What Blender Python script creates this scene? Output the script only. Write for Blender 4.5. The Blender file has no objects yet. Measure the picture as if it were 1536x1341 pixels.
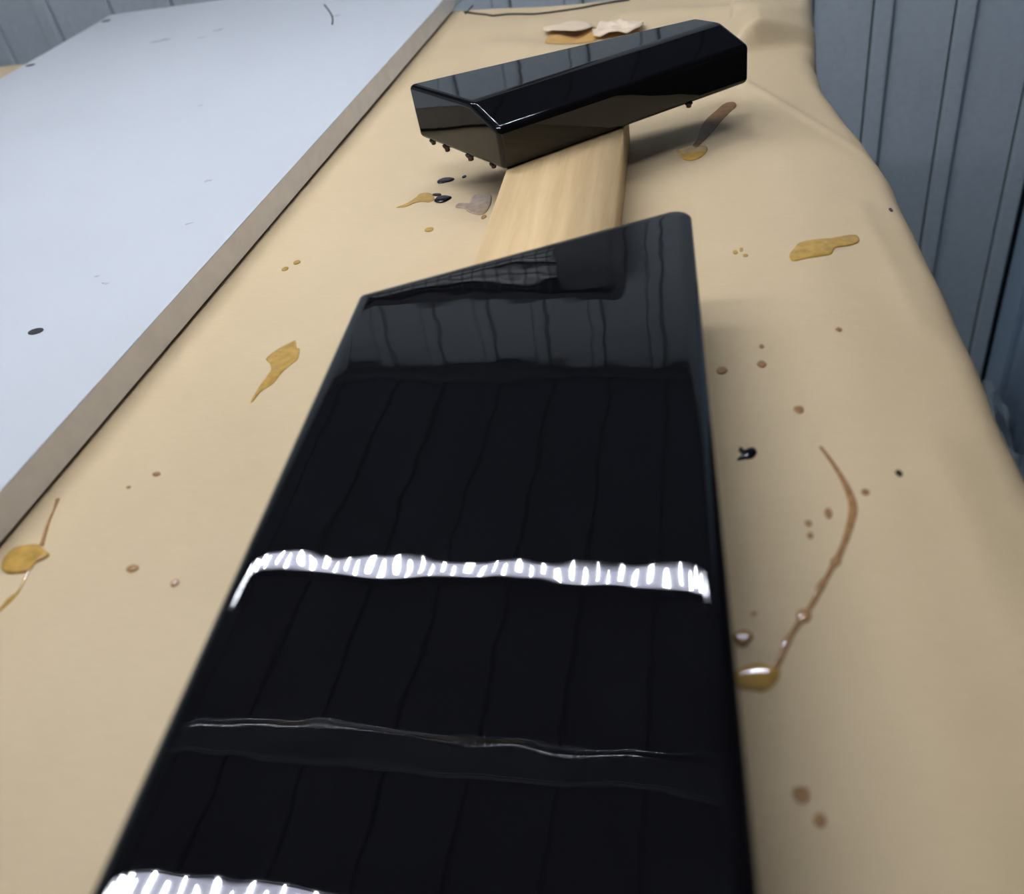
import bpy, bmesh, math, random
from mathutils import Vector, Matrix, noise

random.seed(7)
scene = bpy.context.scene
COL = scene.collection

# ------------------------------------------------------------------ camera
# metres; the paper-covered tabletop is z = 0, the corrugated back wall runs along X
H = 0.36                                   # phone height above the table
cam_data = bpy.data.cameras.new('camera')
cam_data.sensor_fit = 'HORIZONTAL'
cam_data.sensor_width = 36.0
cam_data.lens = 36.0 * 1325.0 / 1536.0
cam_data.clip_start = 0.01
cam_data.dof.use_dof = True
cam_data.dof.focus_distance = 0.85
cam_data.dof.aperture_fstop = 5.0
cam = bpy.data.objects.new('camera', cam_data)
COL.objects.link(cam)
right = Vector((0.97339, 0.16721, -0.15670))
down = Vector((-0.00979, -0.65284, -0.75743))
fwd = Vector((-0.22895, 0.73881, -0.63383))
m = Matrix((right, -down, -fwd)).transposed().to_4x4()
m.translation = (0, 0, H)
cam.matrix_world = m
scene.camera = cam

# ------------------------------------------------------------------ world and exposure
world = bpy.data.worlds.new('world')
scene.world = world
world.use_nodes = True
world.node_tree.nodes['Background'].inputs[0].default_value = (0.5, 0.55, 0.62, 1)
world.node_tree.nodes['Background'].inputs[1].default_value = 0.03
scene.view_settings.view_transform = 'Standard'
scene.view_settings.look = 'None'
scene.view_settings.gamma = 1.0
scene.view_settings.use_curve_mapping = False
scene.view_settings.exposure = 1.05
LED_GLOW = 5.0                            # tube diffusers
LED_CHIP = 230.0                            # diode rows in the tubes
LED_COLOR = (0.90, 0.95, 1.0)

# ------------------------------------------------------------------ room dimensions
WALL_Y = 5.2 * H
CEIL_Z = 3.156 * H
FLOOR_Z = -2.95 * H
RIGHT_X = 1.735 * H                        # face of the short return wall
FAR_X = 5.5 * H
LEFT_X = -7.0 * H
FRONT_Y = -6.5 * H

# ------------------------------------------------------------------ helpers
def obj(name, me, mat=None, parent=None):
    o = bpy.data.objects.new(name, me)
    COL.objects.link(o)
    if mat and not me.materials:
        me.materials.append(mat)
    o.parent = parent
    return o

def bm_obj(name, bm, mat=None, parent=None, smooth=False):
    bmesh.ops.recalc_face_normals(bm, faces=bm.faces)
    me = bpy.data.meshes.new(name)
    bm.to_mesh(me); bm.free()
    if smooth:
        for p in me.polygons: p.use_smooth = True
    return obj(name, me, mat, parent)

def tag(o, label=None, cat=None, group=None, kind=None):
    if label: o['label'] = label
    if cat: o['category'] = cat
    if group: o['group'] = group
    if kind: o['kind'] = kind
    return o

def empty(name, loc=(0, 0, 0)):
    o = bpy.data.objects.new(name, None)
    o.empty_display_size = 0.05
    COL.objects.link(o); o.location = loc
    return o

def add_box(bm, x0, x1, y0, y1, z0, z1):
    v = [bm.verts.new((x, y, z)) for z in (z0, z1) for x, y in ((x0, y0), (x1, y0), (x1, y1), (x0, y1))]
    for f in ((0, 3, 2, 1), (4, 5, 6, 7), (0, 1, 5, 4), (1, 2, 6, 5), (2, 3, 7, 6), (3, 0, 4, 7)):
        bm.faces.new([v[i] for i in f])
    return v

def box(name, x0, x1, y0, y1, z0, z1, mat, parent=None, bevel=0):
    bm = bmesh.new(); add_box(bm, x0, x1, y0, y1, z0, z1)
    if bevel:
        bmesh.ops.bevel(bm, geom=bm.edges[:], offset=bevel, segments=2, affect='EDGES', clamp_overlap=True)
    return bm_obj(name, bm, mat, parent)

def box_mesh(name, sx, sy, sz, mat, bevel=0):
    bm = bmesh.new(); add_box(bm, -sx/2, sx/2, -sy/2, sy/2, -sz/2, sz/2)
    if bevel:
        bmesh.ops.bevel(bm, geom=bm.edges[:], offset=bevel, segments=2, affect='EDGES', clamp_overlap=True)
    bmesh.ops.recalc_face_normals(bm, faces=bm.faces)
    me = bpy.data.meshes.new(name); bm.to_mesh(me); bm.free(); me.materials.append(mat)
    return me

def smooth_closed(pts, n=4):
    out = []; N = len(pts)
    for i in range(N):
        p0, p1, p2, p3 = (Vector(pts[(i + k - 1) % N]) for k in range(4))
        for j in range(n):
            t = j / n
            out.append(0.5 * ((2*p1) + (p2 - p0)*t + (2*p0 - 5*p1 + 4*p2 - p3)*t*t + (3*p1 - p0 - 3*p2 + p3)*t**3))
    return out

def smooth_open(pts, n=6):
    out = []; N = len(pts); P = [Vector(p) for p in pts]
    for i in range(N - 1):
        p0, p1, p2, p3 = P[max(i-1, 0)], P[i], P[i+1], P[min(i+2, N-1)]
        for j in range(n):
            t = j / n
            out.append(0.5 * ((2*p1) + (p2 - p0)*t + (2*p0 - 5*p1 + 4*p2 - p3)*t*t + (3*p1 - p0 - 3*p2 + p3)*t**3))
    out.append(P[-1])
    return out

# ------------------------------------------------------------------ materials
def new_mat(name):
    mt = bpy.data.materials.new(name); mt.use_nodes = True
    return mt, mt.node_tree.nodes, mt.node_tree.links, mt.node_tree.nodes['Principled BSDF']

def plain(name, col, rough=0.5, spec=0.5, metal=0.0, ior=1.45, noise_scale=0, noise_amt=0.0, bump=0.0, bump_scale=200):
    mt, N, L, b = new_mat(name)
    b.inputs['Base Color'].default_value = (*col, 1)
    b.inputs['Roughness'].default_value = rough
    b.inputs['Specular IOR Level'].default_value = spec
    b.inputs['Metallic'].default_value = metal
    b.inputs['IOR'].default_value = ior
    tc = N.new('ShaderNodeTexCoord')
    if noise_scale:
        nz = N.new('ShaderNodeTexNoise'); nz.inputs['Scale'].default_value = noise_scale; nz.inputs['Detail'].default_value = 5
        L.new(tc.outputs['Object'], nz.inputs['Vector'])
        r = N.new('ShaderNodeValToRGB')
        r.color_ramp.elements[0].position = 0.3; r.color_ramp.elements[1].position = 0.7
        r.color_ramp.elements[0].color = (*[c * (1 - noise_amt) for c in col], 1)
        r.color_ramp.elements[1].color = (*[min(1, c * (1 + noise_amt)) for c in col], 1)
        L.new(nz.outputs['Fac'], r.inputs['Fac']); L.new(r.outputs['Color'], b.inputs['Base Color'])
    if bump:
        nb = N.new('ShaderNodeTexNoise'); nb.inputs['Scale'].default_value = bump_scale; nb.inputs['Detail'].default_value = 3
        L.new(tc.outputs['Object'], nb.inputs['Vector'])
        bp = N.new('ShaderNodeBump'); bp.inputs['Strength'].default_value = 1.0; bp.inputs['Distance'].default_value = bump
        L.new(nb.outputs['Fac'], bp.inputs['Height']); L.new(bp.outputs['Normal'], b.inputs['Normal'])
    return mt

def emit(name, col, strength):
    mt, N, L, b = new_mat(name)
    b.inputs['Base Color'].default_value = (0.8, 0.8, 0.8, 1)
    b.inputs['Emission Color'].default_value = (*col, 1)
    b.inputs['Emission Strength'].default_value = strength
    return mt

def gloss_black():
    mt, N, L, b = new_mat('black_lacquer')
    b.inputs['Base Color'].default_value = (0.0035, 0.0035, 0.0045, 1)
    b.inputs['Roughness'].default_value = 0.012
    b.inputs['IOR'].default_value = 1.45
    b.inputs['Coat Weight'].default_value = 0.0
    b.inputs['Coat IOR'].default_value = 1.5
    b.inputs['Coat Roughness'].default_value = 0.01
    tc = N.new('ShaderNodeTexCoord')
    n1 = N.new('ShaderNodeTexNoise'); n1.inputs['Scale'].default_value = 34; n1.inputs['Detail'].default_value = 1.0; n1.inputs['Roughness'].default_value = 0.35
    L.new(tc.outputs['Object'], n1.inputs['Vector'])
    bp = N.new('ShaderNodeBump'); bp.inputs['Strength'].default_value = 1.0; bp.inputs['Distance'].default_value = 0.00016
    L.new(n1.outputs['Fac'], bp.inputs['Height']); L.new(bp.outputs['Normal'], b.inputs['Normal']); L.new(bp.outputs['Normal'], b.inputs['Coat Normal'])
    return mt

def wood():
    mt, N, L, b = new_mat('bare_timber')
    tc = N.new('ShaderNodeTexCoord')
    mp = N.new('ShaderNodeMapping'); mp.inputs['Scale'].default_value = (1, 0.07, 1)
    L.new(tc.outputs['Object'], mp.inputs['Vector'])
    nz = N.new('ShaderNodeTexNoise'); nz.inputs['Scale'].default_value = 140; nz.inputs['Detail'].default_value = 6; nz.inputs['Roughness'].default_value = 0.6; nz.inputs['Distortion'].default_value = 0.6
    L.new(mp.outputs['Vector'], nz.inputs['Vector'])
    mp2 = N.new('ShaderNodeMapping'); mp2.inputs['Scale'].default_value = (1, 0.10, 1)
    L.new(tc.outputs['Object'], mp2.inputs['Vector'])
    wv = N.new('ShaderNodeTexWave'); wv.bands_direction = 'X'; wv.inputs['Scale'].default_value = 14; wv.inputs['Distortion'].default_value = 5; wv.inputs['Detail'].default_value = 2; wv.inputs['Detail Scale'].default_value = 1.2
    L.new(mp2.outputs['Vector'], wv.inputs['Vector'])
    mx = N.new('ShaderNodeMath'); mx.operation = 'MULTIPLY_ADD'; mx.inputs[1].default_value = 0.22
    L.new(wv.outputs['Fac'], mx.inputs[0]); L.new(nz.outputs['Fac'], mx.inputs[2])
    r = N.new('ShaderNodeValToRGB')
    r.color_ramp.elements[0].position = 0.30; r.color_ramp.elements[0].color = (0.58, 0.385, 0.180, 1)
    r.color_ramp.elements[1].position = 0.85; r.color_ramp.elements[1].color = (0.74, 0.53, 0.285, 1)
    L.new(mx.outputs[0], r.inputs['Fac']); L.new(r.outputs['Color'], b.inputs['Base Color'])
    b.inputs['Roughness'].default_value = 0.6
    bp = N.new('ShaderNodeBump'); bp.inputs['Distance'].default_value = 0.0003; bp.inputs['Strength'].default_value = 0.6
    L.new(nz.outputs['Fac'], bp.inputs['Height']); L.new(bp.outputs['Normal'], b.inputs['Normal'])
    return mt

def kraft(name, c0, c1):
    mt, N, L, b = new_mat(name)
    tc = N.new('ShaderNodeTexCoord')
    big = N.new('ShaderNodeTexNoise'); big.inputs['Scale'].default_value = 3.5; big.inputs['Detail'].default_value = 4
    L.new(tc.outputs['Object'], big.inputs['Vector'])
    mp = N.new('ShaderNodeMapping'); mp.inputs['Scale'].default_value = (0.25, 1, 1)
    L.new(tc.outputs['Object'], mp.inputs['Vector'])
    fib = N.new('ShaderNodeTexNoise'); fib.inputs['Scale'].default_value = 330; fib.inputs['Detail'].default_value = 3
    L.new(mp.outputs['Vector'], fib.inputs['Vector'])
    ad = N.new('ShaderNodeMath'); ad.operation = 'MULTIPLY_ADD'; ad.inputs[1].default_value = 0.25
    L.new(fib.outputs['Fac'], ad.inputs[0]); L.new(big.outputs['Fac'], ad.inputs[2])
    r = N.new('ShaderNodeValToRGB')
    r.color_ramp.elements[0].position = 0.40; r.color_ramp.elements[0].color = (*c0, 1)
    r.color_ramp.elements[1].position = 0.85; r.color_ramp.elements[1].color = (*c1, 1)
    L.new(ad.outputs[0], r.inputs['Fac']); L.new(r.outputs['Color'], b.inputs['Base Color'])
    b.inputs['Roughness'].default_value = 0.62
    b.inputs['Specular IOR Level'].default_value = 0.4
    bp = N.new('ShaderNodeBump'); bp.inputs['Distance'].default_value = 0.0002; bp.inputs['Strength'].default_value = 0.5
    L.new(fib.outputs['Fac'], bp.inputs['Height'])
    bp2 = N.new('ShaderNodeBump'); bp2.inputs['Distance'].default_value = 0.004; bp2.inputs['Strength'].default_value = 0.5
    mid = N.new('ShaderNodeTexNoise'); mid.inputs['Scale'].default_value = 9; mid.inputs['Detail'].default_value = 2
    L.new(tc.outputs['Object'], mid.inputs['Vector']); L.new(mid.outputs['Fac'], bp2.inputs['Height'])
    L.new(bp.outputs['Normal'], bp2.inputs['Normal']); L.new(bp2.outputs['Normal'], b.inputs['Normal'])
    return mt

def resin(name, col, rough=0.06):
    mt = plain(name, col, rough=rough, ior=1.5, noise_scale=160, noise_amt=0.22)
    return mt

M_WALL = plain('wall_sheet_grey', (0.465, 0.52, 0.565), rough=0.45, noise_scale=90, noise_amt=0.05, bump=0.0001, bump_scale=500)
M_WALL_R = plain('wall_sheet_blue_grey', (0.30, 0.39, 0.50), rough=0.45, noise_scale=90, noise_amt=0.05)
M_GAP = plain('wall_gap_dark', (0.03, 0.033, 0.045), rough=0.7)
M_CEIL = plain('ceiling_sheet_grey', (0.140, 0.138, 0.180), rough=0.5, noise_scale=40, noise_amt=0.05)
M_FLOOR = plain('concrete', (0.32, 0.32, 0.32), rough=0.8, noise_scale=14, noise_amt=0.25, bump=0.001, bump_scale=60)
M_TRIM = plain('trim_grey', (0.13, 0.14, 0.16), rough=0.5)
M_BLACK = gloss_black()
M_WOOD = wood()
M_PAPER = kraft('kraft_paper', (0.53, 0.402, 0.242), (0.615, 0.475, 0.295))
M_PAPER_SHADED = kraft('kraft_paper_shaded_hollow', (0.50, 0.29, 0.09), (0.63, 0.385, 0.13))  # paper layer in the tear, shade of the hollow put into its colour
M_PAPER_PALE = kraft('kraft_paper_torn', (0.68, 0.52, 0.36), (0.82, 0.69, 0.54))
M_WHITE = plain('white_melamine', (0.53, 0.55, 0.585), rough=0.38, noise_scale=5, noise_amt=0.02)
M_EDGE = plain('beige_edging', (0.74, 0.725, 0.70), rough=0.5, noise_scale=60, noise_amt=0.05)
M_GAP_SHADE = plain('board_gap_shade', (0.10, 0.075, 0.05), rough=0.9, noise_scale=300, noise_amt=0.3)  # dark colour painted as the shade below the white board
M_HOLE = plain('hole_dark', (0.02, 0.016, 0.022), rough=0.7)
M_SMUDGE = plain('grey_smudge', (0.42, 0.43, 0.46), rough=0.7, noise_scale=300, noise_amt=0.2)
M_TABLE = plain('table_top_wood', (0.36, 0.24, 0.12), rough=0.7, noise_scale=30, noise_amt=0.2)
M_AMBER = resin('amber_resin', (0.44, 0.262, 0.060))
M_BROWN = resin('brown_resin', (0.33, 0.180, 0.080))
M_DARKRES = resin('dark_resin', (0.045, 0.028, 0.022))
M_BLKRES = resin('black_resin', (0.004, 0.004, 0.005))
M_GREYRES = resin('clear_resin_over_paper', (0.36, 0.265, 0.19))
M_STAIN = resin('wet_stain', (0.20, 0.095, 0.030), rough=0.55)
M_WIRE = plain('black_thread', (0.015, 0.013, 0.015), rough=0.6)
M_GLOW = emit('led_diffuser', (0.78, 0.80, 1.0), LED_GLOW)
M_GLOW.node_tree.nodes['Principled BSDF'].inputs['Base Color'].default_value = (0.25, 0.25, 0.28, 1)
M_LIP = plain('cutoff_lip_grey', (0.10, 0.10, 0.11), rough=0.5)
M_CHIP = emit('led_diode', LED_COLOR, LED_CHIP)
M_HOUSE = plain('fixture_grey', (0.3, 0.3, 0.32), rough=0.4)
M_VENT = plain('vent_dark_body', (0.012, 0.010, 0.014), rough=0.35)
M_VENTIN = plain('vent_inner', (0.010, 0.009, 0.012), rough=0.6)
M_GRID = plain('vent_wire', (0.012, 0.012, 0.014), rough=0.4)
M_BLADE = plain('vent_blade_metal', (0.80, 0.81, 0.84), rough=0.3, metal=0.0, bump=0.003, bump_scale=30)
M_PLASTIC = plain('crumpled_plastic', (0.27, 0.31, 0.35), rough=0.35, noise_scale=20, noise_amt=0.15)
M_STEEL = plain('table_leg_steel', (0.1, 0.1, 0.11), rough=0.5, metal=0.6)

# ------------------------------------------------------------------ room shell
PITCH = 0.3992 * H                         # rib spacing
RIB_W = 0.092 * H
GAP = 0.0085 * H
RIB0 = -1.148 * H                          # centre of one rib
wb = tag(box('wall_back', LEFT_X - 0.1, RIGHT_X + 0.1, WALL_Y, WALL_Y + 0.06, FLOOR_Z, CEIL_Z, M_GAP), kind='structure')
pw = PITCH - RIB_W - 2 * GAP
zc_, hz_ = (FLOOR_Z + CEIL_Z) / 2, CEIL_Z - FLOOR_Z - 0.002
me_flat = box_mesh('wall_panel', pw, 0.008, hz_, M_WALL, 0.0015)
me_rib = box_mesh('wall_rib', RIB_W, 0.018, hz_, M_WALL, 0.0035)
for k in range(-16, 9):
    xr = RIB0 + k * PITCH
    if xr - RIB_W / 2 > LEFT_X and xr + RIB_W / 2 < RIGHT_X + 0.002:
        o = obj('wall_rib', me_rib, None, wb); o.location = (xr, WALL_Y - 0.009, zc_)
    xp = xr + PITCH / 2
    if xp - pw / 2 > LEFT_X - 0.03 and xp + pw / 2 < RIGHT_X - 0.01:
        o = obj('wall_panel', me_flat, None, wb); o.location = (xp, WALL_Y - 0.004, zc_)

def side_wall(name, x, sgn, y0=None):
    """ribbed side wall in the plane x, ribs proud towards the room"""
    y0 = FRONT_Y if y0 is None else y0
    w = tag(box(name, min(x, x + sgn * 0.06), max(x, x + sgn * 0.06), y0, WALL_Y - 0.001 if sgn > 0 else WALL_Y, FLOOR_Z, CEIL_Z, M_GAP), kind='structure')
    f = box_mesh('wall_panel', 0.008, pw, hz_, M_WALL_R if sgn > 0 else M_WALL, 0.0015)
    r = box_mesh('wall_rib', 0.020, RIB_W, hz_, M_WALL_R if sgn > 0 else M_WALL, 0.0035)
    n = int((WALL_Y - y0) / PITCH)
    for k in range(n):
        yp = WALL_Y - 0.022 - pw / 2 - k * PITCH
        o = obj('wall_panel', f, None, w); o.location = (x - sgn * 0.004, yp, zc_)
        o = obj('wall_rib', r, None, w); o.location = (x - sgn * 0.010, yp - PITCH / 2, zc_)
    return w
side_wall('wall_right', RIGHT_X, 1, 3.55 * H)
M_DIM = plain('dim_plaster', (0.10, 0.10, 0.11), rough=0.8, noise_scale=12, noise_amt=0.1)
tag(box('wall_far_right', FAR_X, FAR_X + 0.06, FRONT_Y, WALL_Y + 0.06, FLOOR_Z, CEIL_Z, M_DIM), kind='structure')
tag(box('wall_rear_right', RIGHT_X + 0.1001, FAR_X - 0.0002, WALL_Y, WALL_Y + 0.06, FLOOR_Z, CEIL_Z, M_DIM), kind='structure')
side_wall('wall_left', LEFT_X, -1)
tag(box('wall_front', LEFT_X - 0.1, FAR_X + 0.06, FRONT_Y - 0.06, FRONT_Y, FLOOR_Z, CEIL_Z, M_DIM), kind='structure')
tag(box('floor', LEFT_X - 0.1, FAR_X + 0.06, FRONT_Y - 0.06, WALL_Y + 0.06, FLOOR_Z - 0.05, FLOOR_Z, M_FLOOR), kind='structure')
ce = tag(box('ceiling', LEFT_X - 0.1, FAR_X + 0.06, FRONT_Y - 0.06, WALL_Y + 0.06, CEIL_Z + 0.012, CEIL_Z + 0.06, plain('ceiling_gap', (0.085, 0.085, 0.11), rough=0.7)), kind='structure')
cw = PITCH
me_c = box_mesh('ceiling_panel', cw - 0.008, WALL_Y - FRONT_Y - 0.004, 0.012, M_CEIL, 0.002)
x = RIGHT_X - cw / 2 + 9 * cw
while x > LEFT_X - cw / 2:
    o = obj('ceiling_panel', me_c, None, ce); o.location = (x, (WALL_Y + FRONT_Y) / 2, CEIL_Z + 0.006)
    x -= cw
tag(box('trim_1', LEFT_X, RIGHT_X - 0.001, WALL_Y - 0.060, WALL_Y - 0.0185, CEIL_Z - 0.020, CEIL_Z - 0.0002, M_TRIM, bevel=0.004), kind='structure')
# ceiling rail seen mirrored between the two light tubes
rail = empty('cable_trunking', (-1.9 * H, 2.06 * H, CEIL_Z))
tag(rail, 'grey cable trunking rail on the ceiling between the two mirrored light tubes', 'cable trunking')
o = box('base', -3.4 * H, 3.4 * H, -0.10 * H, 0.10 * H, -0.018, -0.0002, plain('trunking_grey', (0.26, 0.27, 0.30), rough=0.35), rail, bevel=0.003)
bm = bmesh.new(); ring = []
for xx in (-3.4 * H, 3.4 * H):
    ring.append([bm.verts.new((xx, 0.075 * H + 0.008 * math.cos(math.pi * k / 10), -0.0181 - 0.010 * math.sin(math.pi * k / 10))) for k in range(11)])
for k in range(10): bm.faces.new((ring[0][k], ring[0][k+1], ring[1][k+1], ring[1][k]))
for r_ in ring: bm.faces.new(r_)
bm.faces.new((ring[0][0], ring[0][-1], ring[1][-1], ring[1][0]))
bm_obj('bead_strip', bm, plain('trunking_metal', (0.85, 0.86, 0.90), rough=0.06, metal=1.0), rail, True)

# ------------------------------------------------------------------ LED tubes
TUBE_L, TUBE_W = 4.0 * H, 0.135 * H
me_chip = box_mesh('led_diode', 0.0032, 0.032, 0.003, M_CHIP, 0.0008)
def tube(x, y, label, chips):
    global TUBE_L
    TUBE_L = (4.0 if chips else 2.6) * H
    t = empty('led_light_fixture', (x, y, CEIL_Z))
    tag(t, label, 'light fixture', 'ceiling light tubes')
    box('housing', -TUBE_L/2, TUBE_L/2, -TUBE_W/2, TUBE_W/2, -0.016, -0.0002, M_HOUSE, t, bevel=0.003)
    box('diffuser', -TUBE_L/2 + 0.012, TUBE_L/2 - 0.012, -TUBE_W/2 + 0.004, TUBE_W/2 - 0.004, -0.024, -0.0162, M_GLOW, t)
    for s in (-1, 1):
        box('cutoff_lip', -TUBE_L/2, TUBE_L/2, *sorted((s * TUBE_W/2, s * (TUBE_W/2 + 0.003))), -0.0245, -0.0002, M_LIP, t)  # added unseen lip, shapes the light that reaches the upper wall
        box('end_cap', *sorted((s * (TUBE_L/2 - 0.0115), s * (TUBE_L/2 + 0.004))), -TUBE_W/2, TUBE_W/2, -0.028, -0.0002, M_HOUSE, t, bevel=0.002)
    n = int((TUBE_L - 0.05) / 0.026)
    for i in range(n):
        c = obj('led_diode', me_chip, None, t)
        c.location = (-TUBE_L/2 + 0.03 + i * 0.026, (-0.006 if i % 2 else 0.006), -0.0256)
tube(-1.55 * H, 3.175 * H, 'white LED ceiling tube whose reflection crosses the middle of the black board', 1)
tube(-1.55 * H, 1.30 * H, 'white LED ceiling tube whose reflection shows at the lower left of the black board', 1)

# ------------------------------------------------------------------ vent unit on the back wall (seen mirrored in the board)
vx0, vx1, vz0, vz1 = -2.60 * H, -0.52 * H, 1.55 * H, 2.47 * H
vd = 0.055
vent = empty('wall_vent_unit', ((vx0 + vx1) / 2, WALL_Y - 0.0182, vz0))
tag(vent, 'dark wall vent with a wire grid, mirrored at the black board\'s far end', 'vent unit')
def rounded_rect(w, h, r, n=6):
    pts = []
    for cx, cz, a0 in ((w/2 - r, h - r, 0), (-w/2 + r, h - r, 90), (-w/2 + r, r, 180), (w/2 - r, r, 270)):
        for i in range(n + 1):
            a = math.radians(a0 + 90 * i / n); pts.append((cx + r * math.cos(a), cz + r * math.sin(a)))
    return pts
vw, vh = vx1 - vx0, vz1 - vz0
bm = bmesh.new()                            # rounded frame ring with a recessed opening
outer, inner = rounded_rect(vw, vh, 0.035), [(px_, pz_ + 0.022) for px_, pz_ in rounded_rect(vw - 0.05, vh - 0.044, 0.015)]
rings = []
for pts, yy in ((outer, 0), (outer, -vd), (inner, -vd), (inner, -0.006)):
    rings.append([bm.verts.new((a, yy, b)) for a, b in pts])
nn = len(outer)
for a, b in zip(rings[:-1], rings[1:]):
    for i in range(nn):
        bm.faces.new((a[i], a[(i+1) % nn], b[(i+1) % nn], b[i]))
bm.faces.new(rings[0][::-1]); bm.faces.new(rings[-1])
fr = bm_obj('frame', bm, M_VENT, vent)
gx0, gx1 = -vw/2 + 0.028, vx0 * 0 + (-0.97 * H - (vx0 + vx1) / 2)
box('blank_cover', gx1 + 0.004, vw/2 - 0.028, -0.040, -0.008, 0.026, vh - 0.026, M_VENT, vent, bevel=0.004)
for i in range(5):                          # dull curved deflector blades behind the grid
    zb = 0.045 + i * (vh - 0.10) / 4.0
    bm = bmesh.new(); prof = []
    for j in range(7):
        a = math.radians(-65 + 130 * j / 6); prof.append((-0.014 - 0.020 * math.cos(a), zb + 0.026 * math.sin(a)))
    ra = [[bm.verts.new((xx, a, b)) for a, b in prof] for xx in [gx0 + (gx1 - gx0) * k / 12 for k in range(13)]]
    for k, row in enumerate(ra):
        for v in row: v.co.z += 0.004 * math.sin(k * 1.1 + i)
    for r0_, r1_ in zip(ra[:-1], ra[1:]):
        for j in range(6): bm.faces.new((r0_[j], r0_[j+1], r1_[j+1], r1_[j]))
    o = bm_obj('deflector_blade', bm, M_BLADE, vent, True)
    md = o.modifiers.new('thickness', 'SOLIDIFY'); md.thickness = 0.0015
n = 18
me_v = box_mesh('grid_wire', 0.0028, 0.0028, vh - 0.046, M_GRID, 0.0008)
for i in range(n):
    o = obj('grid_wire', me_v, None, vent); o.location = (gx0 + (i + 0.5) * (gx1 - gx0) / n, -0.043, vh / 2)
me_h = box_mesh('grid_wire', gx1 - gx0, 0.0028, 0.0028, M_GRID, 0.0008)
for i in range(11):
    o = obj('grid_wire', me_h, None, vent); o.location = ((gx0 + gx1) / 2, -0.039, 0.03 + i * (vh - 0.06) / 10)

# ------------------------------------------------------------------ table and kraft paper
EDGE = [(-0.6, 0.185), (0.2, 0.178), (0.41, 0.163), (0.546, 0.160), (0.68, 0.157), (0.80, 0.149), (0.93, 0.130), (1.07, 0.111), (1.15, 0.106), (1.25, 0.118), (1.45, 0.128), (1.7, 0.13)]
def edge_x(y):
    for (y0, x0), (y1, x1) in zip(EDGE[:-1], EDGE[1:]):
        if y <= y1:
            t = (y - y0) / (y1 - y0); t = max(0, t)
            return x0 + (x1 - x0) * t
    return EDGE[-1][1]
BACK = [(-1.6, 1.56), (-1.25, 1.532), (-0.41, 1.518), (-0.26, 1.475), (-0.12, 1.452), (0.2, 1.44)]
def back_y(x):
    for (x0, y0), (x1, y1) in zip(BACK[:-1], BACK[1:]):
        if x <= x1:
            return y0 + (y1 - y0) * max(0, (x - x0) / (x1 - x0))
    return BACK[-1][1]
# cross-section of the drape over the right table edge, integrated from its slope
DR = []
px_, pz_, s = -0.095, 0.0, 0.0
ds = 0.0025
while s < 0.24:
    if s < 0.025: th = math.radians(8.5) * (s / 0.025)
    elif s < 0.085: th = math.radians(8.5 + 4 * (s - 0.025) / 0.06)
    elif s < 0.118: th = math.radians(12.5 + 71 * ((s - 0.085) / 0.033) ** 1.3)
    else: th = math.radians(84)
    DR.append((px_, pz_)); px_ += ds * math.cos(th); pz_ -= ds * math.sin(th); s += ds
DR_SHIFT = -max(p[0] for p in DR if p[1] > -0.045) + 0.010
DR = [(a + DR_SHIFT, b) for a, b in DR]
D0 = DR[0][0]
def ridge(x, y, ax, ay, bx, by, amp, w):
    dx, dy = bx - ax, by - ay; L2 = dx*dx + dy*dy
    t = ((x - ax) * dx + (y - ay) * dy) / L2
    tc = min(1, max(0, t)); d = math.hypot(x - ax - tc*dx, y - ay - tc*dy)
    return amp * math.exp(-(d / w) ** 2)
def fold(x, y):
    # steep towards the near side, easing out behind; dies away towards the left
    yl = 1.155 + (x - 0.03) * 0.62
    d = y - yl
    k = min(1, max(0, (x - 0.005) / 0.05)); k = k * k * (3 - 2 * k)
    if d < -0.012: p = 0
    elif d < 0.016: t = (d + 0.012) / 0.028; p = t * t * (3 - 2 * t)
    else: p = math.exp(-((d - 0.016) / 0.11) ** 2)
    return 0.040 * k * p
def wrinkle(x, y):
    z = 0.0
    z += fold(x, y)                                              # raised fold by the far right corner
    z += ridge(x, y, 0.03, 1.045, 0.145, 0.845, 0.0030, 0.006)   # crease of the overlapping sheet
    z += ridge(x, y, 0.0, 0.98, 0.11, 0.86, 0.003, 0.02)
    z += ridge(x, y, 0.118, 0.74, 0.140, 0.55, 0.0035, 0.012)    # soft ridges by the right table edge
    z += ridge(x, y, 0.125, 0.42, 0.150, 0.20, 0.0030, 0.016)
    z += ridge(x, y, -0.30, 1.28, -0.20, 1.23, 0.008, 0.03)
    z += ridge(x, y, -0.34, 1.38, -0.22, 1.36, 0.006, 0.03)
    z += ridge(x, y, -0.10, 1.36, 0.08, 1.30, 0.008, 0.03)
    z += ridge(x, y, -0.25, 1.20, -0.26, 1.05, 0.003, 0.02)
    if x > -0.40 and y > 1.0: z += 0.004 * max(0, noise.noise((x * 11, y * 9, 3.1))) * min(1, (y - 1.0) * 4)
    n = noise.noise((x * 5.0, y * 4.0, 0.7))
    z -= 0.0016 * (n + 0.6) if n > -0.6 else 0
    return z
def paper_z(x, y):
    e = edge_x(y); z = 0
    u = x - e
    if u > D0:
        for (a, b), (c, d) in zip(DR[:-1], DR[1:]):
            if c >= u: z = b; break
        else: z = DR[-1][1]
    return z + wrinkle(x, y)

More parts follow.
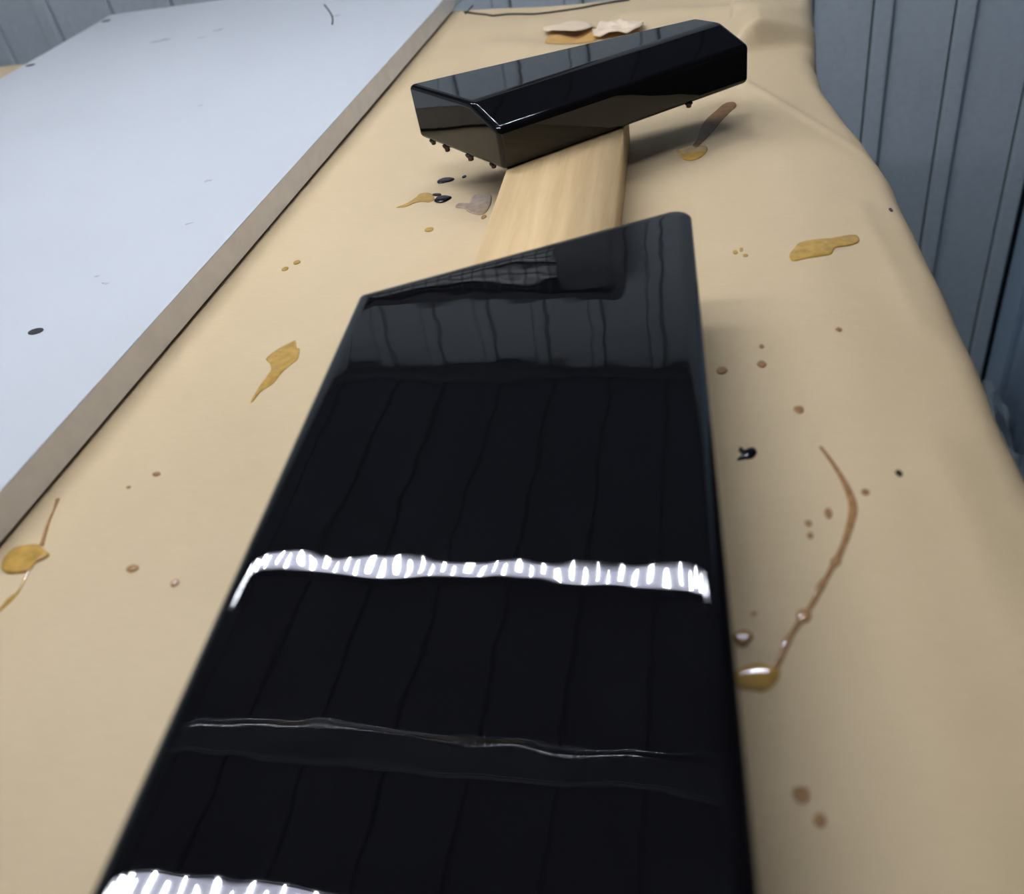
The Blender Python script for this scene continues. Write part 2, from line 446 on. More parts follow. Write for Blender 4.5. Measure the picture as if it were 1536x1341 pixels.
bm = bmesh.new()
NY = 300
Y0 = -0.62
xs_flat = [-1.62 + (1.02 * i / 20) for i in range(20)] + [-0.60 + 0.006 * i for i in range(200)]
rows = []
for j in range(NY + 1):
    v = j / NY
    row = []
    ye_edge = 1.44
    yy_e = Y0 + v * (ye_edge - Y0)
    e = edge_x(yy_e)
    xf = [x for x in xs_flat]
    xl = e + D0
    # flat columns are stretched so that the last one meets the drape
    k = len(xf)
    for i, x in enumerate(xf):
        t = (x + 1.62) / (xf[-1] + 1.62)
        xx = -1.62 + t * (xl - 0.001 + 1.62)
        yy = Y0 + v * (back_y(xx) - Y0)
        row.append(bm.verts.new((xx, yy, wrinkle(xx, yy))))
    for i, (a, b) in enumerate(DR):
        f = i / len(DR)
        rip = 0.004 * f * math.sin(yy_e * 17 + 1.3 * math.sin(yy_e * 6)) + 0.005 * f * noise.noise((yy_e * 14, 0, f * 2))
        xx = e + a + rip
        row.append(bm.verts.new((xx, yy_e + (back_y(xx) - 1.44) * v, b + wrinkle(xx, yy_e) * max(0, 1 - f * 1.6) + 0.002 * f * noise.noise((yy_e * 9, 4, f * 5)))))
    rows.append(row)
for a, b in zip(rows[:-1], rows[1:]):
    for i in range(len(a) - 1):
        bm.faces.new((a[i], a[i+1], b[i+1], b[i]))
paper = bm_obj('kraft_paper', bm, M_PAPER, None, True)
tag(paper, 'brown kraft paper sheet spread over the table and spotted with resin', 'paper')

table = empty('worktable', (-0.75, 0.45, FLOOR_Z))
tag(table, 'wooden worktable under the brown kraft paper', 'table')
bm = bmesh.new()
tp = [(-1.55, -0.60), (0.072, -0.60), (0.050, 0.41), (0.028, 0.74), (-0.008, 1.05), (-0.008, 1.41), (-0.26, 1.44), (-1.55, 1.50)]
lo = [bm.verts.new((x + 0.75, y - 0.45, -0.045 - FLOOR_Z)) for x, y in tp]
hi = [bm.verts.new((x + 0.75, y - 0.45, -0.0045 - FLOOR_Z)) for x, y in tp]
bm.faces.new(hi); bm.faces.new(lo[::-1])
for i in range(len(tp)): bm.faces.new((lo[i], lo[(i+1) % len(tp)], hi[(i+1) % len(tp)], hi[i]))
bm_obj('table_top', bm, M_TABLE, table)
for lx, ly in ((-1.45, -0.5), (0.0, -0.5), (-0.06, 1.30), (-1.45, 1.36)):
    box('leg', lx + 0.75 - 0.03, lx + 0.75 + 0.03, ly - 0.45 - 0.03, ly - 0.45 + 0.03, 0, -0.0452 - FLOOR_Z, M_STEEL, table, bevel=0.004)

DATA = {
    'amber_two_lobe': [(0.0548, 0.6502), (0.0594, 0.6609), (0.0639, 0.6691), (0.0758, 0.6735), (0.0891, 0.6774), (0.1002, 0.6834), (0.1083, 0.6858), (0.1106, 0.6793), (0.108, 0.6716), (0.0982, 0.6651), (0.0902, 0.6614), (0.0866, 0.6512), (0.0787, 0.6467), (0.0658, 0.6429), (0.0568, 0.6404)],
    'amber_leaf': [(-0.3337, 0.5559), (-0.3287, 0.5454), (-0.3255, 0.5436), (-0.3218, 0.5295), (-0.3247, 0.5222), (-0.3283, 0.512), (-0.3298, 0.4991), (-0.3328, 0.4927), (-0.3366, 0.4861), (-0.3377, 0.4758), (-0.3394, 0.4745), (-0.34, 0.4855), (-0.34, 0.4967), (-0.3392, 0.5024), (-0.3394, 0.5067), (-0.3392, 0.5155), (-0.3439, 0.5247), (-0.3496, 0.5305), (-0.3477, 0.5387), (-0.3424, 0.5478), (-0.3369, 0.5539)],
    'amber_pool': [(-0.4413, 0.3073), (-0.445, 0.3167), (-0.4433, 0.3235), (-0.4371, 0.327), (-0.4275, 0.3278), (-0.4193, 0.3231), (-0.4133, 0.3194), (-0.4144, 0.3156), (-0.4185, 0.3117), (-0.4191, 0.3052), (-0.4259, 0.3032), (-0.4332, 0.3029)],
    'trail_up': [(-0.4243, 0.3269), (-0.4323, 0.3468), (-0.436, 0.3593), (-0.4397, 0.3701)],
    'trail_down': [(-0.4193, 0.3043), (-0.4161, 0.29), (-0.4176, 0.283), (-0.4195, 0.271)],
    'string': [(0.0582, 0.4182), (0.0637, 0.4035), (0.0681, 0.3884), (0.0704, 0.3761), (0.0706, 0.3653), (0.0669, 0.3508), (0.062, 0.3368), (0.0577, 0.3271), (0.0544, 0.3204), (0.0495, 0.3102), (0.044, 0.2985), (0.0388, 0.2898), (0.033, 0.2795), (0.0258, 0.2625), (0.0231, 0.2585)],
    'string_pool': [(0.0056, 0.2544), (0.0095, 0.2592), (0.0183, 0.2616), (0.0226, 0.26), (0.0266, 0.2587), (0.0246, 0.2518), (0.0189, 0.2462), (0.0134, 0.2466), (0.0074, 0.2477)],
    'edge_bead': [(0.0054, 0.2766), (0.0074, 0.2795), (0.0113, 0.281), (0.0142, 0.2791), (0.0148, 0.2762), (0.013, 0.2737), (0.0111, 0.2712), (0.0079, 0.2713)],
    'black_splat': [(0.0097, 0.4064), (0.0129, 0.4114), (0.011, 0.4151), (0.0121, 0.4184), (0.0141, 0.4151), (0.0166, 0.4168), (0.0201, 0.4175), (0.0217, 0.4132), (0.0187, 0.4083), (0.0147, 0.4076)],
    'block_dark_ellipse': [(-0.2835, 0.8453), (-0.2833, 0.8495), (-0.2792, 0.8539), (-0.2716, 0.8542), (-0.2656, 0.8505), (-0.267, 0.8451), (-0.2727, 0.8425), (-0.2799, 0.841)],
    'block_streak': [(-0.3138, 0.7922), (-0.3056, 0.7987), (-0.2989, 0.8108), (-0.2952, 0.821), (-0.2864, 0.8209), (-0.2794, 0.8129), (-0.2764, 0.8031), (-0.2808, 0.7986), (-0.2876, 0.801), (-0.296, 0.7997), (-0.3029, 0.793)],
    'block_dark_blob': [(-0.2757, 0.8003), (-0.2745, 0.8081), (-0.2678, 0.8109), (-0.2589, 0.8067), (-0.2595, 0.8016), (-0.2643, 0.7958), (-0.2703, 0.7955)],
    'block_small_blob': [(-0.2813, 0.8154), (-0.2792, 0.8172), (-0.2727, 0.8161), (-0.2714, 0.8132), (-0.2767, 0.8119)],
    'block_pool': [(-0.2366, 0.7849), (-0.2369, 0.7978), (-0.2339, 0.8065), (-0.2254, 0.8063), (-0.2177, 0.8037), (-0.2138, 0.7863), (-0.2145, 0.7688), (-0.2178, 0.762), (-0.225, 0.7631), (-0.2333, 0.7693), (-0.2392, 0.7777), (-0.249, 0.7818), (-0.2489, 0.7894), (-0.2418, 0.787)],
    'right_pool': [(-0.0389, 0.8718), (-0.0327, 0.8764), (-0.025, 0.8807), (-0.0194, 0.8716), (-0.0141, 0.8763), (-0.0091, 0.8733), (-0.0097, 0.8617), (-0.0154, 0.8496), (-0.0244, 0.8439), (-0.0321, 0.8493), (-0.0362, 0.8616)],
    'right_stain': [(-0.0242, 0.8785), (-0.019, 0.8995), (-0.0161, 0.9239), (-0.0097, 0.9485), (0.0001, 0.9639), (0.0102, 0.982), (0.0186, 0.9845), (0.0207, 0.9677), (0.0131, 0.9516), (0.0032, 0.9321), (-0.0048, 0.9086), (-0.0141, 0.8863), (-0.0202, 0.8717)],
    'thread': [(-0.6425, 1.5363), (-0.6157, 1.4858), (-0.596, 1.4439), (-0.5824, 1.4028)],
    'bholes': [(-0.5533, 0.5398, 0.0069, 0.0056), (-1.1315, 1.3925, 0.0089, 0.0068), (-1.131, 1.646, 0.0093, 0.0078)],
    'bsmudge': [(-0.908, 1.4453, 0.03), (-0.8108, 1.4631, 0.02), (-0.826, 1.4295, 0.012), (-0.5472, 0.6289, 0.006), (-0.5305, 0.615, 0.007), (-0.5282, 0.8269, 0.008), (-0.5003, 0.7255, 0.006), (-0.6589, 1.0807, 0.006), (-0.5933, 1.4561, 0.012)],
    'wire': [(-0.3955, 1.5015), (-0.3763, 1.4847), (-0.3492, 1.4648), (-0.3363, 1.4503), (-0.3103, 1.4444), (-0.2718, 1.4349), (-0.2352, 1.4335), (-0.1996, 1.4363), (-0.1646, 1.4418), (-0.1249, 1.4451)],
    'wire_x': [(-0.3885, 1.4813), (-0.3849, 1.5235)],
    'flap': [(-0.2311, 1.3094), (-0.2392, 1.3269), (-0.2318, 1.3387), (-0.2184, 1.3408), (-0.2007, 1.3451), (-0.185, 1.3463), (-0.1717, 1.3373), (-0.1667, 1.3207), (-0.1717, 1.3047), (-0.1808, 1.287), (-0.1907, 1.2789), (-0.2032, 1.2919), (-0.2191, 1.312)],
    'hole': [(-0.2244, 1.2538), (-0.2299, 1.3089), (-0.2191, 1.312), (-0.2032, 1.2919), (-0.1907, 1.2789), (-0.1808, 1.287), (-0.1702, 1.3112), (-0.1671, 1.3245), (-0.152, 1.3042), (-0.1591, 1.2653), (-0.1894, 1.2494)],
    'crumple': [(-0.162, 1.2731), (-0.1595, 1.3143), (-0.1555, 1.342), (-0.1368, 1.3308), (-0.1227, 1.3179), (-0.1138, 1.3144), (-0.1013, 1.3058), (-0.0956, 1.2965), (-0.0985, 1.2732), (-0.1275, 1.2671)],
    'dots': [(0.0989, 0.3977, 0.0021, 0.0028), (0.0786, 0.3795, 0.0021, 0.0027), (0.0576, 0.3629, 0.0021, 0.0042), (0.0466, 0.3546, 0.0017, 0.0025), (0.0466, 0.3456, 0.0017, 0.0025), (0.0483, 0.4537, 0.0032, 0.0041), (0.0282, 0.5034, 0.003, 0.0039), (0.002, 0.4979, 0.0035, 0.0046), (0.0286, 0.5247, 0.0018, 0.0024), (0.0809, 0.543, 0.0022, 0.0025), (0.144, 0.7425, 0.002, 0.0036), (0.0138, 0.6601, 0.0021, 0.0033), (0.0186, 0.6639, 0.0016, 0.0033), (0.0315, 0.1971, 0.0035, 0.0039), (0.038, 0.1865, 0.0026, 0.0031), (-0.3763, 0.3949, 0.0031, 0.0023), (-0.3483, 0.3097, 0.0041, 0.003), (-0.314, 0.2997, 0.0026, 0.0028), (-0.3829, 0.689, 0.0036, 0.0042), (-0.3906, 0.6775, 0.0035, 0.0041), (-0.2657, 0.7387, 0.0042, 0.0043), (0.0158, 0.2911, 0.0016, 0.0017), (-0.2558, 0.8537, 0.0023, 0.0035), (-0.2156, 0.7557, 0.0027, 0.0043), (-0.3908, 0.3816, 0.0016, 0.0015), (0.0214, 0.6537, 0.0021, 0.0022)],
}

# torn patch of paper behind the block
def fan_sheet(name, pts, zf, mat, parent, thick=0.0006):
    bm = bmesh.new(); P = smooth_closed(pts, 3)
    c = sum(P, Vector((0, 0))) / len(P)
    rings = []
    for s in (1.0, 0.75, 0.5, 0.25):
        rings.append([bm.verts.new((c.x + (p.x - c.x) * s, c.y + (p.y - c.y) * s, zf(c.x + (p.x - c.x) * s, c.y + (p.y - c.y) * s, s))) for p in P])
    cv = bm.verts.new((c.x, c.y, zf(c.x, c.y, 0))); n = len(P)
    for a, b in zip(rings[:-1], rings[1:]):
        for i in range(n): bm.faces.new((a[i], a[(i+1) % n], b[(i+1) % n], b[i]))
    for i in range(n): bm.faces.new((rings[-1][i], rings[-1][(i+1) % n], cv))
    o = bm_obj(name, bm, mat, parent, True)
    md = o.modifiers.new('thickness', 'SOLIDIFY'); md.thickness = thick; md.offset = 1
    return o
tag(fan_sheet('shaded_under_layer', DATA['hole'], lambda x, y, s: paper_z(x, y) + 0.0012, M_PAPER_SHADED, paper), 'orange layer in the tear, shade of the hollow painted in')
tag(fan_sheet('torn_flap', DATA['flap'], lambda x, y, s: paper_z(x, y) + 0.004 + 0.12 * max(0, 1.346 - y) + 0.0012 * math.sin(x * 120), M_PAPER_PALE, paper), 'pale curled paper flap')
tag(fan_sheet('crumpled_flap', DATA['crumple'], lambda x, y, s: paper_z(x, y) + 0.005 + 0.009 * noise.noise((x * 70, y * 70, 0)) + 0.05 * max(0, 1.335 - y), M_PAPER_PALE, paper), 'pale crumpled torn edge')

# ------------------------------------------------------------------ white board
bx = {'nr': (-0.4765, -0.40), 'fr': (-0.4095, 1.681), 'fl': (-1.148, 1.6944), 'nl': (-1.157, -0.40)}
BT, BB = 0.08 * H, 0.009 * H
order = ['nr', 'fr', 'fl', 'nl']
cx, cy = -0.80, 0.64
board = empty('white_board', (cx, cy, 0))
tag(board, 'large white laminate board with a beige edge lying flat on the kraft paper', 'board')
def prism(name, pts, z0, z1, mat, parent, off=(0, 0), inset=0, bevel=0):
    c = sum((Vector(p) for p in pts), Vector((0, 0))) / len(pts)
    bm = bmesh.new()
    P = [c + (Vector(p) - c) * (1 - inset) for p in pts]
    lo = [bm.verts.new((p.x - off[0], p.y - off[1], z0)) for p in P]
    hi = [bm.verts.new((p.x - off[0], p.y - off[1], z1)) for p in P]
    bm.faces.new(hi); bm.faces.new(lo[::-1]); n = len(P)
    for i in range(n): bm.faces.new((lo[i], lo[(i+1) % n], hi[(i+1) % n], hi[i]))
    if bevel: bmesh.ops.bevel(bm, geom=bm.edges[:], offset=bevel, segments=2, affect='EDGES')
    return bm_obj(name, bm, mat, parent)
bpts = [bx[k] for k in order]
prism('core', bpts, BB, BT - 0.0011, M_EDGE, board, (cx, cy))
prism('laminate', bpts, BT - 0.001, BT, M_WHITE, board, (cx, cy), inset=0.0003)
prism('gap_shade', bpts, 0.0, BB - 0.0001, M_GAP_SHADE, board, (cx, cy), inset=0.010)  # added dark layer, stands for the shadow gap under the board
def disc(name, x, y, z, rx, ry, rot, mat, parent, n=16, h=0.0003, jag=0):
    bm = bmesh.new(); lo = []; hi = []
    for i in range(n):
        a = 2 * math.pi * i / n; k = 1 + jag * random.uniform(-1, 1)
        u, v = rx * k * math.cos(a), ry * k * math.sin(a)
        xx, yy = x + u * math.cos(rot) - v * math.sin(rot), y + u * math.sin(rot) + v * math.cos(rot)
        lo.append(bm.verts.new((xx, yy, z))); hi.append(bm.verts.new((xx, yy, z + h)))
    bm.faces.new(hi)
    for i in range(n): bm.faces.new((lo[i], lo[(i+1) % n], hi[(i+1) % n], hi[i]))
    return bm_obj(name, bm, mat, parent)
for x, y, rx, ry in DATA['bholes']:
    disc('screw_hole', x - cx, y - cy, BT + 0.0001, rx, ry * 0.9, 0.1, M_HOLE, board)
for x, y, r in DATA['bsmudge']:
    disc('smudge', x - cx, y - cy, BT + 0.0001, r * 0.55, r * 0.28, random.uniform(-0.4, 0.6), M_SMUDGE, board, n=20, h=0.0001, jag=0.5)

def tube_mesh(name, pts3, radii, mat, parent=None, n=8):
    bm = bmesh.new(); P = [Vector(p) for p in pts3]; rows = []
    for i, p in enumerate(P):
        t = (P[min(i+1, len(P)-1)] - P[max(i-1, 0)]).normalized()
        s = t.cross(Vector((0, 0, 1)));  s = s.normalized() if s.length > 1e-5 else Vector((1, 0, 0))
        u = s.cross(t).normalized(); r = radii[i] if isinstance(radii, (list, tuple)) else radii
        rows.append([bm.verts.new(p + (s * math.cos(2*math.pi*k/n) + u * math.sin(2*math.pi*k/n)) * r) for k in range(n)])
    for a, b in zip(rows[:-1], rows[1:]):
        for k in range(n): bm.faces.new((a[k], a[(k+1) % n], b[(k+1) % n], b[k]))
    bm.faces.new(rows[0][::-1]); bm.faces.new(rows[-1])
    return bm_obj(name, bm, mat, parent, True)
th = smooth_open(DATA['thread'])
tag(tube_mesh('thread', [(p.x, p.y, BT + 0.0013) for p in th], 0.0011, M_WIRE), 'short curved black thread lying on the white board', 'thread')

# ------------------------------------------------------------------ timber plank
PT = 0.1226 * H
yaw = -0.0272
plank = empty('timber_plank', (-0.133, 0.70, 0))
tag(plank, 'bare pale timber plank carrying both black pieces', 'plank')
plank.rotation_euler.z = -yaw
W2 = 0.0512
bm = bmesh.new(); add_box(bm, -W2, W2, -0.78, 0.205, 0, PT)
bmesh.ops.bevel(bm, geom=bm.edges[:], offset=0.0009, segments=2, affect='EDGES')
bm_obj('plank_body', bm, M_WOOD, plank, True)

# ------------------------------------------------------------------ black lacquered board (near)
PH = 0.22 * H
def rounded_poly(pts, rads, n=7):
    out = []; N = len(pts)
    for i in range(N):
        p, a, b = Vector(pts[i]), Vector(pts[i-1]), Vector(pts[(i+1) % N]); r = rads[i]
        u, v = (a - p).normalized(), (b - p).normalized()
        ang = u.angle(v); d = r / math.tan(ang / 2)
        p0, p1 = p + u * d, p + v * d
        c = p + (u + v).normalized() * (r / math.sin(ang / 2))
        a0 = math.atan2(p0.y - c.y, p0.x - c.x); a1 = math.atan2(p1.y - c.y, p1.x - c.x)
        da = (a1 - a0 + math.pi) % (2 * math.pi) - math.pi
        for k in range(n + 1):
            t = a0 + da * k / n; out.append(Vector((c.x + r * math.cos(t), c.y + r * math.sin(t))))
    return out
A, B, C_, D_ = Vector((-0.2098, 0.0978)), Vector((-0.2340, 0.4860)), Vector((-0.0181, 0.5901)), Vector((0.0106, 0.1205))
A = A + (A - B) * 0.62; D_ = D_ + (D_ - C_) * 0.60
def coated_slab(name, corners, z0, z1, fil, mat, parent, tilt=(0, 0), off=(0, 0)):
    """slab with a rolled-over lacquer edge: rings from the bottom up over the fillet to the top"""
    bm = bmesh.new()
    prof = [(0.003, z0), (0.0005, z0 + 0.003), (0.0, z0 + 0.006)]
    for k in range(11):
        a = math.radians(90 * k / 10)
        prof.append((fil * (1 - math.cos(a)), z1 - fil * 0.55 * (1 - math.sin(a))))
    for e_, dz in ((1.6, 0.0),): prof.append((fil * e_, z1 + dz))
    cen = sum(corners, Vector((0, 0))) / 4
    rings = []
    def inset_poly(ins, r):
        # offset every side inwards
        N = len(corners); lines = []
        for i in range(N):
            p, q = corners[i], corners[(i+1) % N]; d = (q - p).normalized(); nrm = Vector((-d.y, d.x))
            if nrm.dot(cen - p) < 0: nrm = -nrm
            lines.append((p + nrm * ins, d))
        pts = []
        for i in range(N):
            (p, d), (q, e) = lines[i-1], lines[i]
            den = d.x * e.y - d.y * e.x; t = ((q.x - p.x) * e.y - (q.y - p.y) * e.x) / den
            pts.append(p + d * t)
        return rounded_poly(pts, r)
    for ins, z in prof:
        rr = [max(0.0015, v - ins * 0.6) for v in (0.008, 0.005, 0.011, 0.008)]
        rings.append([bm.verts.new((p.x - off[0], p.y - off[1], z)) for p in inset_poly(ins, rr)])
    n = len(rings[0])
    for a, b in zip(rings[:-1], rings[1:]):
        for i in range(n): bm.faces.new((a[i], a[(i+1) % n], b[(i+1) % n], b[i]))
    bm.faces.new(rings[0][::-1]); bm.faces.new(rings[-1])
    for v in bm.verts:
        if v.co.z > z0 + 0.008:
            v.co.z += tilt[0] * (v.co.x + off[0] - cen.x) + tilt[1] * (v.co.y + off[1] - cen.y)
    return bm_obj(name, bm, mat, parent, True)
slab = coated_slab('lacquered_board', [A, B, C_, D_], PT, PH, 0.010, M_BLACK, None, tilt=(-0.0135, 0.0))
tag(slab, 'glossy black lacquered board with an obliquely cut far end, in the foreground', 'board')

# ------------------------------------------------------------------ black lacquered block (far)
block = empty('lacquered_block', (-0.13, 0.86, PT))
tag(block, 'glossy black lacquered block with a sloped front edge, resting across the timber plank', 'block')
MZ, TZ = 0.226 * H, 0.272 * H
bm = bmesh.new()
# pentagonal section (upright front, sloped front edge, flat top, upright back) lofted from the left to the right end
sec_l = [(-0.1866, 0.7504, PT), (-0.1866, 0.7512, MZ), (-0.2150, 0.7800, TZ), (-0.2936, 0.8512, TZ), (-0.2930, 0.8516, PT)]
sec_r = [(0.0318, 0.9140, PT), (0.0320, 0.9118, MZ), (0.0055, 0.9365, TZ), (-0.0190, 0.9595, TZ), (-0.0180, 0.9600, PT)]
vl = [bm.verts.new((x + 0.13, y - 0.86, z - PT)) for x, y, z in sec_l]
vr = [bm.verts.new((x + 0.13, y - 0.86, z - PT)) for x, y, z in sec_r]
bm.faces.new(vl); bm.faces.new(vr[::-1])
for i in range(5): bm.faces.new((vl[i], vr[i], vr[(i+1) % 5], vl[(i+1) % 5]))
bmesh.ops.recalc_face_normals(bm, faces=bm.faces)
o = bm_obj('block_body', bm, M_BLACK, block)
md = o.modifiers.new('round', 'BEVEL'); md.width = 0.0052; md.segments = 5; md.limit_method = 'NONE'; md.harden_normals = False
for p in o.data.polygons: p.use_smooth = True
wn = o.modifiers.new('wn', 'WEIGHTED_NORMAL'); wn.keep_sharp = False
def hang_drip(x, y, r, h):
    bm = bmesh.new(); rows = []
    for k, (rr, zz) in enumerate(((1.0, 0.0006), (0.9, -0.15), (0.62, -0.45), (0.6, -0.7), (0.55, -0.88), (0.25, -1.0))):
        zz = zz * h if k else zz
        rows.append([bm.verts.new((x + 0.13 + r * rr * math.cos(a * math.pi / 4), y - 0.86 + r * rr * math.sin(a * math.pi / 4), zz)) for a in range(8)])
    for a, b in zip(rows[:-1], rows[1:]):
        for i in range(8): bm.faces.new((a[i], a[(i+1) % 8], b[(i+1) % 8], b[i]))
    bm.faces.new(rows[-1]); bm.faces.new(rows[0][::-1])
    bm_obj('drip', bm, M_DARKRES, block, True)
for t, r, h in ((0.13, 0.0042, 0.0045), (0.30, 0.0046, 0.0062), (0.58, 0.0050, 0.0060), (0.84, 0.0042, 0.0042)):
    hang_drip(-0.2936 + t * 0.107 + 0.003, 0.8516 - t * 0.1012 + 0.003, r, h)
hang_drip(-0.026, 0.8745, 0.0042, 0.004)

# ------------------------------------------------------------------ resin spills on the paper
def blob(name, pts, h, mat, parent=None, smooth=3, base=0.0002):
    P = smooth_closed(pts, smooth); c = sum(P, Vector((0, 0))) / len(P)
    bm = bmesh.new(); rings = []
    for s, k in ((1.0, 0.0), (0.985, 0.35), (0.93, 0.7), (0.8, 0.9), (0.5, 1.0)):
        rings.append([bm.verts.new((c.x + (p.x - c.x) * s, c.y + (p.y - c.y) * s, paper_z(c.x + (p.x - c.x) * s, c.y + (p.y - c.y) * s) + base + h * k)) for p in P])
    n = len(P)
    for a, b in zip(rings[:-1], rings[1:]):
        for i in range(n): bm.faces.new((a[i], a[(i+1) % n], b[(i+1) % n], b[i]))
    cv = bm.verts.new((c.x, c.y, paper_z(c.x, c.y) + base + h))
    for i in range(n): bm.faces.new((rings[-1][i], rings[-1][(i+1) % n], cv))
    return bm_obj(name, bm, mat, parent, True)

def ribbon(name, pts, widths, h, mat, parent=None, n=5):
    P = smooth_open(pts, n); bm = bmesh.new(); rows = []; N = len(P)
    for i, p in enumerate(P):
        t = (P[min(i+1, N-1)] - P[max(i-1, 0)]).normalized(); s = Vector((t.y, -t.x))
        f = i / (N - 1) * (len(widths) - 1); k = min(int(f), len(widths) - 2); w = widths[k] + (widths[k+1] - widths[k]) * (f - k)
        row = []
        for a in (-1, -0.7, 0, 0.7, 1):
            q = p + s * w * a
            row.append(bm.verts.new((q.x, q.y, paper_z(q.x, q.y) + 0.0002 + h * (1 - a * a))))
        rows.append(row)
    for a, b in zip(rows[:-1], rows[1:]):
        for i in range(4): bm.faces.new((a[i], a[i+1], b[i+1], b[i]))
    return bm_obj(name, bm, mat, parent, True)

SP = 'resin spills on the paper'
def spill(key, name, h, mat, label):
    o = blob(name, DATA[key], h, mat); tag(o, label, 'resin spill', SP); return o
spill('amber_two_lobe', 'resin_puddle', 0.0012, M_AMBER, 'flat amber two-lobed puddle on the paper near the right table edge')
spill('amber_leaf', 'resin_puddle', 0.0008, M_AMBER, 'leaf-shaped amber stain with a tail between the white board and the black board')
pool = spill('amber_pool', 'resin_puddle', 0.0018, M_AMBER, 'oval amber puddle with thin trails against the lower white board edge')
ribbon('trail', DATA['trail_up'], [0.0016, 0.0012, 0.001, 0.0016], 0.0006, M_BROWN, pool)
ribbon('trail', DATA['trail_down'], [0.001, 0.0008, 0.0024, 0.0008], 0.0006, M_AMBER, pool)
st = empty('resin_string', (0.0231, 0.2585, 0))
tag(st, 'long curved string of brown resin running right of the black board', 'resin spill', SP)
loc = lambda L_: [(x, y) for x, y in L_]
def reparent(o):
    o.parent = st; o.location = (-0.0231, -0.2585, 0); return o
reparent(ribbon('strand', DATA['string'], [0.0011, 0.0013, 0.0017, 0.0022, 0.0024, 0.0020, 0.0016, 0.0018, 0.0014, 0.0015, 0.0014, 0.0016, 0.0015, 0.0016, 0.0013], 0.0006, M_BROWN))
reparent(blob('pool_end', DATA['string_pool'], 0.0013, M_AMBER))
def ell(x, y, rx, ry, rot=0, n=10, jit=0.0):
    out = []
    for i in range(n):
        a = 2 * math.pi * i / n; k = 1 + jit * random.uniform(-1, 1); u, v = rx * k * math.cos(a), ry * k * math.sin(a)
        out.append((x + u * math.cos(rot) - v * math.sin(rot), y + u * math.sin(rot) + v * math.cos(rot)))
    return out
for x, y, rx, ry, rot in ((0.0577, 0.3271, 0.0026, 0.0040, -0.5), (0.0395, 0.2910, 0.0036, 0.0044, -0.4), (0.0300, 0.2740, 0.0020, 0.0065, -0.42), (0.0490, 0.3100, 0.0020, 0.0070, -0.45)):
    reparent(blob('bead', ell(x, y, rx, ry, rot), 0.0010, M_BROWN))
spill('edge_bead', 'resin_drop', 0.0013, M_BROWN, 'thick brown resin drop touching the right edge of the black board')
spill('black_splat', 'resin_drop', 0.0014, M_BLKRES, 'black splat with a tail right of the black board')
spill('block_dark_ellipse', 'resin_drop', 0.0012, M_BLKRES, 'black oval drop left of the plank below the block')
spill('block_streak', 'resin_puddle', 0.0007, M_AMBER, 'amber streak with a pointed tail left of the plank')
spill('block_dark_blob', 'resin_drop', 0.0016, M_BLKRES, 'black drop at the head of the amber streak')
spill('block_small_blob', 'resin_drop', 0.0012, M_DARKRES, 'tiny dark drop above the head of the amber streak')
spill('block_pool', 'resin_puddle', 0.0014, M_GREYRES, 'clear brownish pool against the left side of the plank')
spill('right_pool', 'resin_puddle', 0.0020, M_AMBER, 'shiny amber puddle under the right end of the block')
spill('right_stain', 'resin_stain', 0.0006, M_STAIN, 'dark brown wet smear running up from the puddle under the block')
DL = {0: 'round dark dot nearest the right table edge, beside the resin string', 1: 'small brown dot just right of the bend of the resin string',
      2: 'oval brown dot inside the bend of the resin string', 5: 'brown dot above the top end of the resin string',
      6: 'right one of two dots beside the upper right board edge', 7: 'left one of two dots beside the upper right board edge, touching it almost',
      9: 'faint dot on the paper below the two-lobed amber puddle', 10: 'tiny dark dot near the right table edge above the amber puddle',
      13: 'larger ring-like brown drop at the lower right of the paper', 14: 'smaller brown drop below the ring-like drop at lower right',
      16: 'brown dot left of the bright reflection beside the black board', 17: 'faint dot close to the left edge of the black board',
      20: 'curved amber dot left of the plank between streak and black board', 23: 'brown drop just below the clear pool beside the plank', 22: 'tiny black speck beside the black oval drop'}
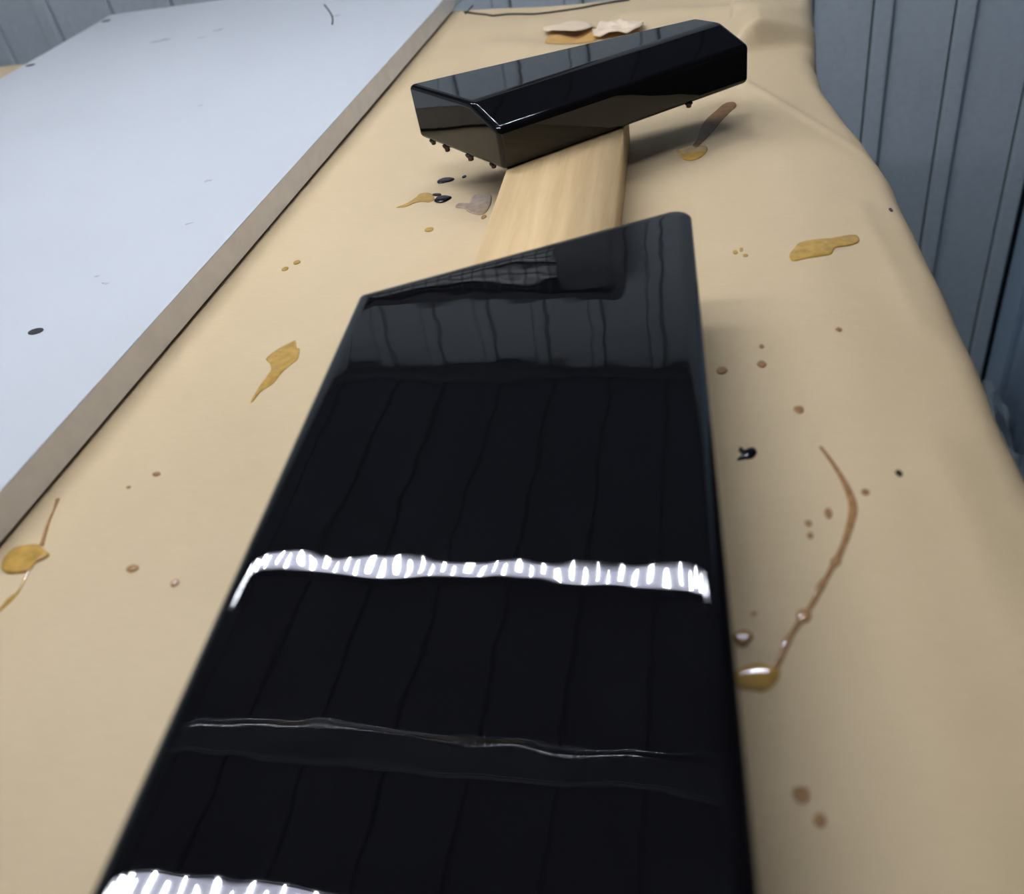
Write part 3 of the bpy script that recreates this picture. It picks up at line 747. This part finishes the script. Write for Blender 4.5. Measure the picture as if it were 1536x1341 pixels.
for i, (x, y, rx, ry) in enumerate(DATA['dots']):
    mat = M_BLKRES if i == 22 else (M_DARKRES if i in (0, 10) else (M_AMBER if i in (18, 19, 20, 11, 12, 25) else M_BROWN))
    o = blob('resin_dot', ell(x, y, rx, ry, 0, 8, 0.12), min(0.0008, 0.25 * rx), mat, None, 2)
    grp = {11: 'faint dots left of the two-lobed puddle', 12: 'faint dots left of the two-lobed puddle', 25: 'faint dots left of the two-lobed puddle',
           3: 'pair of small dots inside the resin string', 4: 'pair of small dots inside the resin string',
           18: 'pair of amber dots beside the white board', 19: 'pair of amber dots beside the white board'}
    lab = {11: 'leftmost of three faint amber specks left of the two-lobed puddle', 3: 'upper of two small brown dots left of the string bend',
           18: 'right one of two small amber dots beside the white board edge'}
    lab[12], lab[25] = 'topmost of three faint amber specks left of the two-lobed puddle', 'rightmost of three faint amber specks left of the two-lobed puddle'
    lab[4], lab[19] = 'lower of two small brown dots left of the string bend', 'left one of two small amber dots beside the white board edge'
    rest = {8: 'pale speck above the two dots by the upper right board edge', 15: 'small brown dot midway between white board and black board',
            21: 'faint speck above the thick drop at the right board edge', 24: 'tiniest pale speck between white board and black board'}
    tag(o, DL.get(i) or lab.get(i) or rest.get(i), 'resin dot', grp.get(i, SP))

# black wire-like thread at the back of the paper
w = smooth_open(DATA['wire'], 5)
wr = tube_mesh('binding_thread', [(p.x, p.y, paper_z(p.x, p.y) + 0.0016) for p in w], 0.0013, M_WIRE)
tag(wr, 'long thin black thread lying along the back of the kraft paper', 'thread')
wx = smooth_open(DATA['wire_x'], 4)
tube_mesh('thread_stub', [(p.x, p.y, paper_z(p.x, p.y) + 0.0035) for p in wx], 0.0011, M_WIRE, wr)

# ------------------------------------------------------------------ crumpled plastic on the floor by the wall
bm = bmesh.new(); N = 26; g = []
for i in range(N + 1):
    r_ = []
    for j in range(N + 1):
        u, v = i / N, j / N
        x = 0.36 + 0.238 * u; y = 1.22 + 0.56 * v
        dome = math.sin(math.pi * u) ** 0.22 * math.sin(math.pi * v) ** 0.3
        f = noise.noise((u * 5, v * 6, 1.7)); f2 = abs(noise.noise((u * 9, v * 11, 5.0)))
        r_.append(bm.verts.new((x + 0.02 * noise.noise((u * 6, v * 6, 9)), y + 0.02 * noise.noise((u * 6, v * 6, 4)), FLOOR_Z + 0.002 + max(0, dome * (0.175 + 0.07 * f + 0.07 * f2)))))
    g.append(r_)
for a, b in zip(g[:-1], g[1:]):
    for j in range(N): bm.faces.new((a[j], a[j+1], b[j+1], b[j]))
o = bm_obj('plastic_sheet', bm, M_PLASTIC)
md = o.modifiers.new('thickness', 'SOLIDIFY'); md.thickness = 0.001; md.offset = 1
tag(o, 'crumpled grey plastic sheet on the floor in the wall corner beside the table', 'plastic sheet')
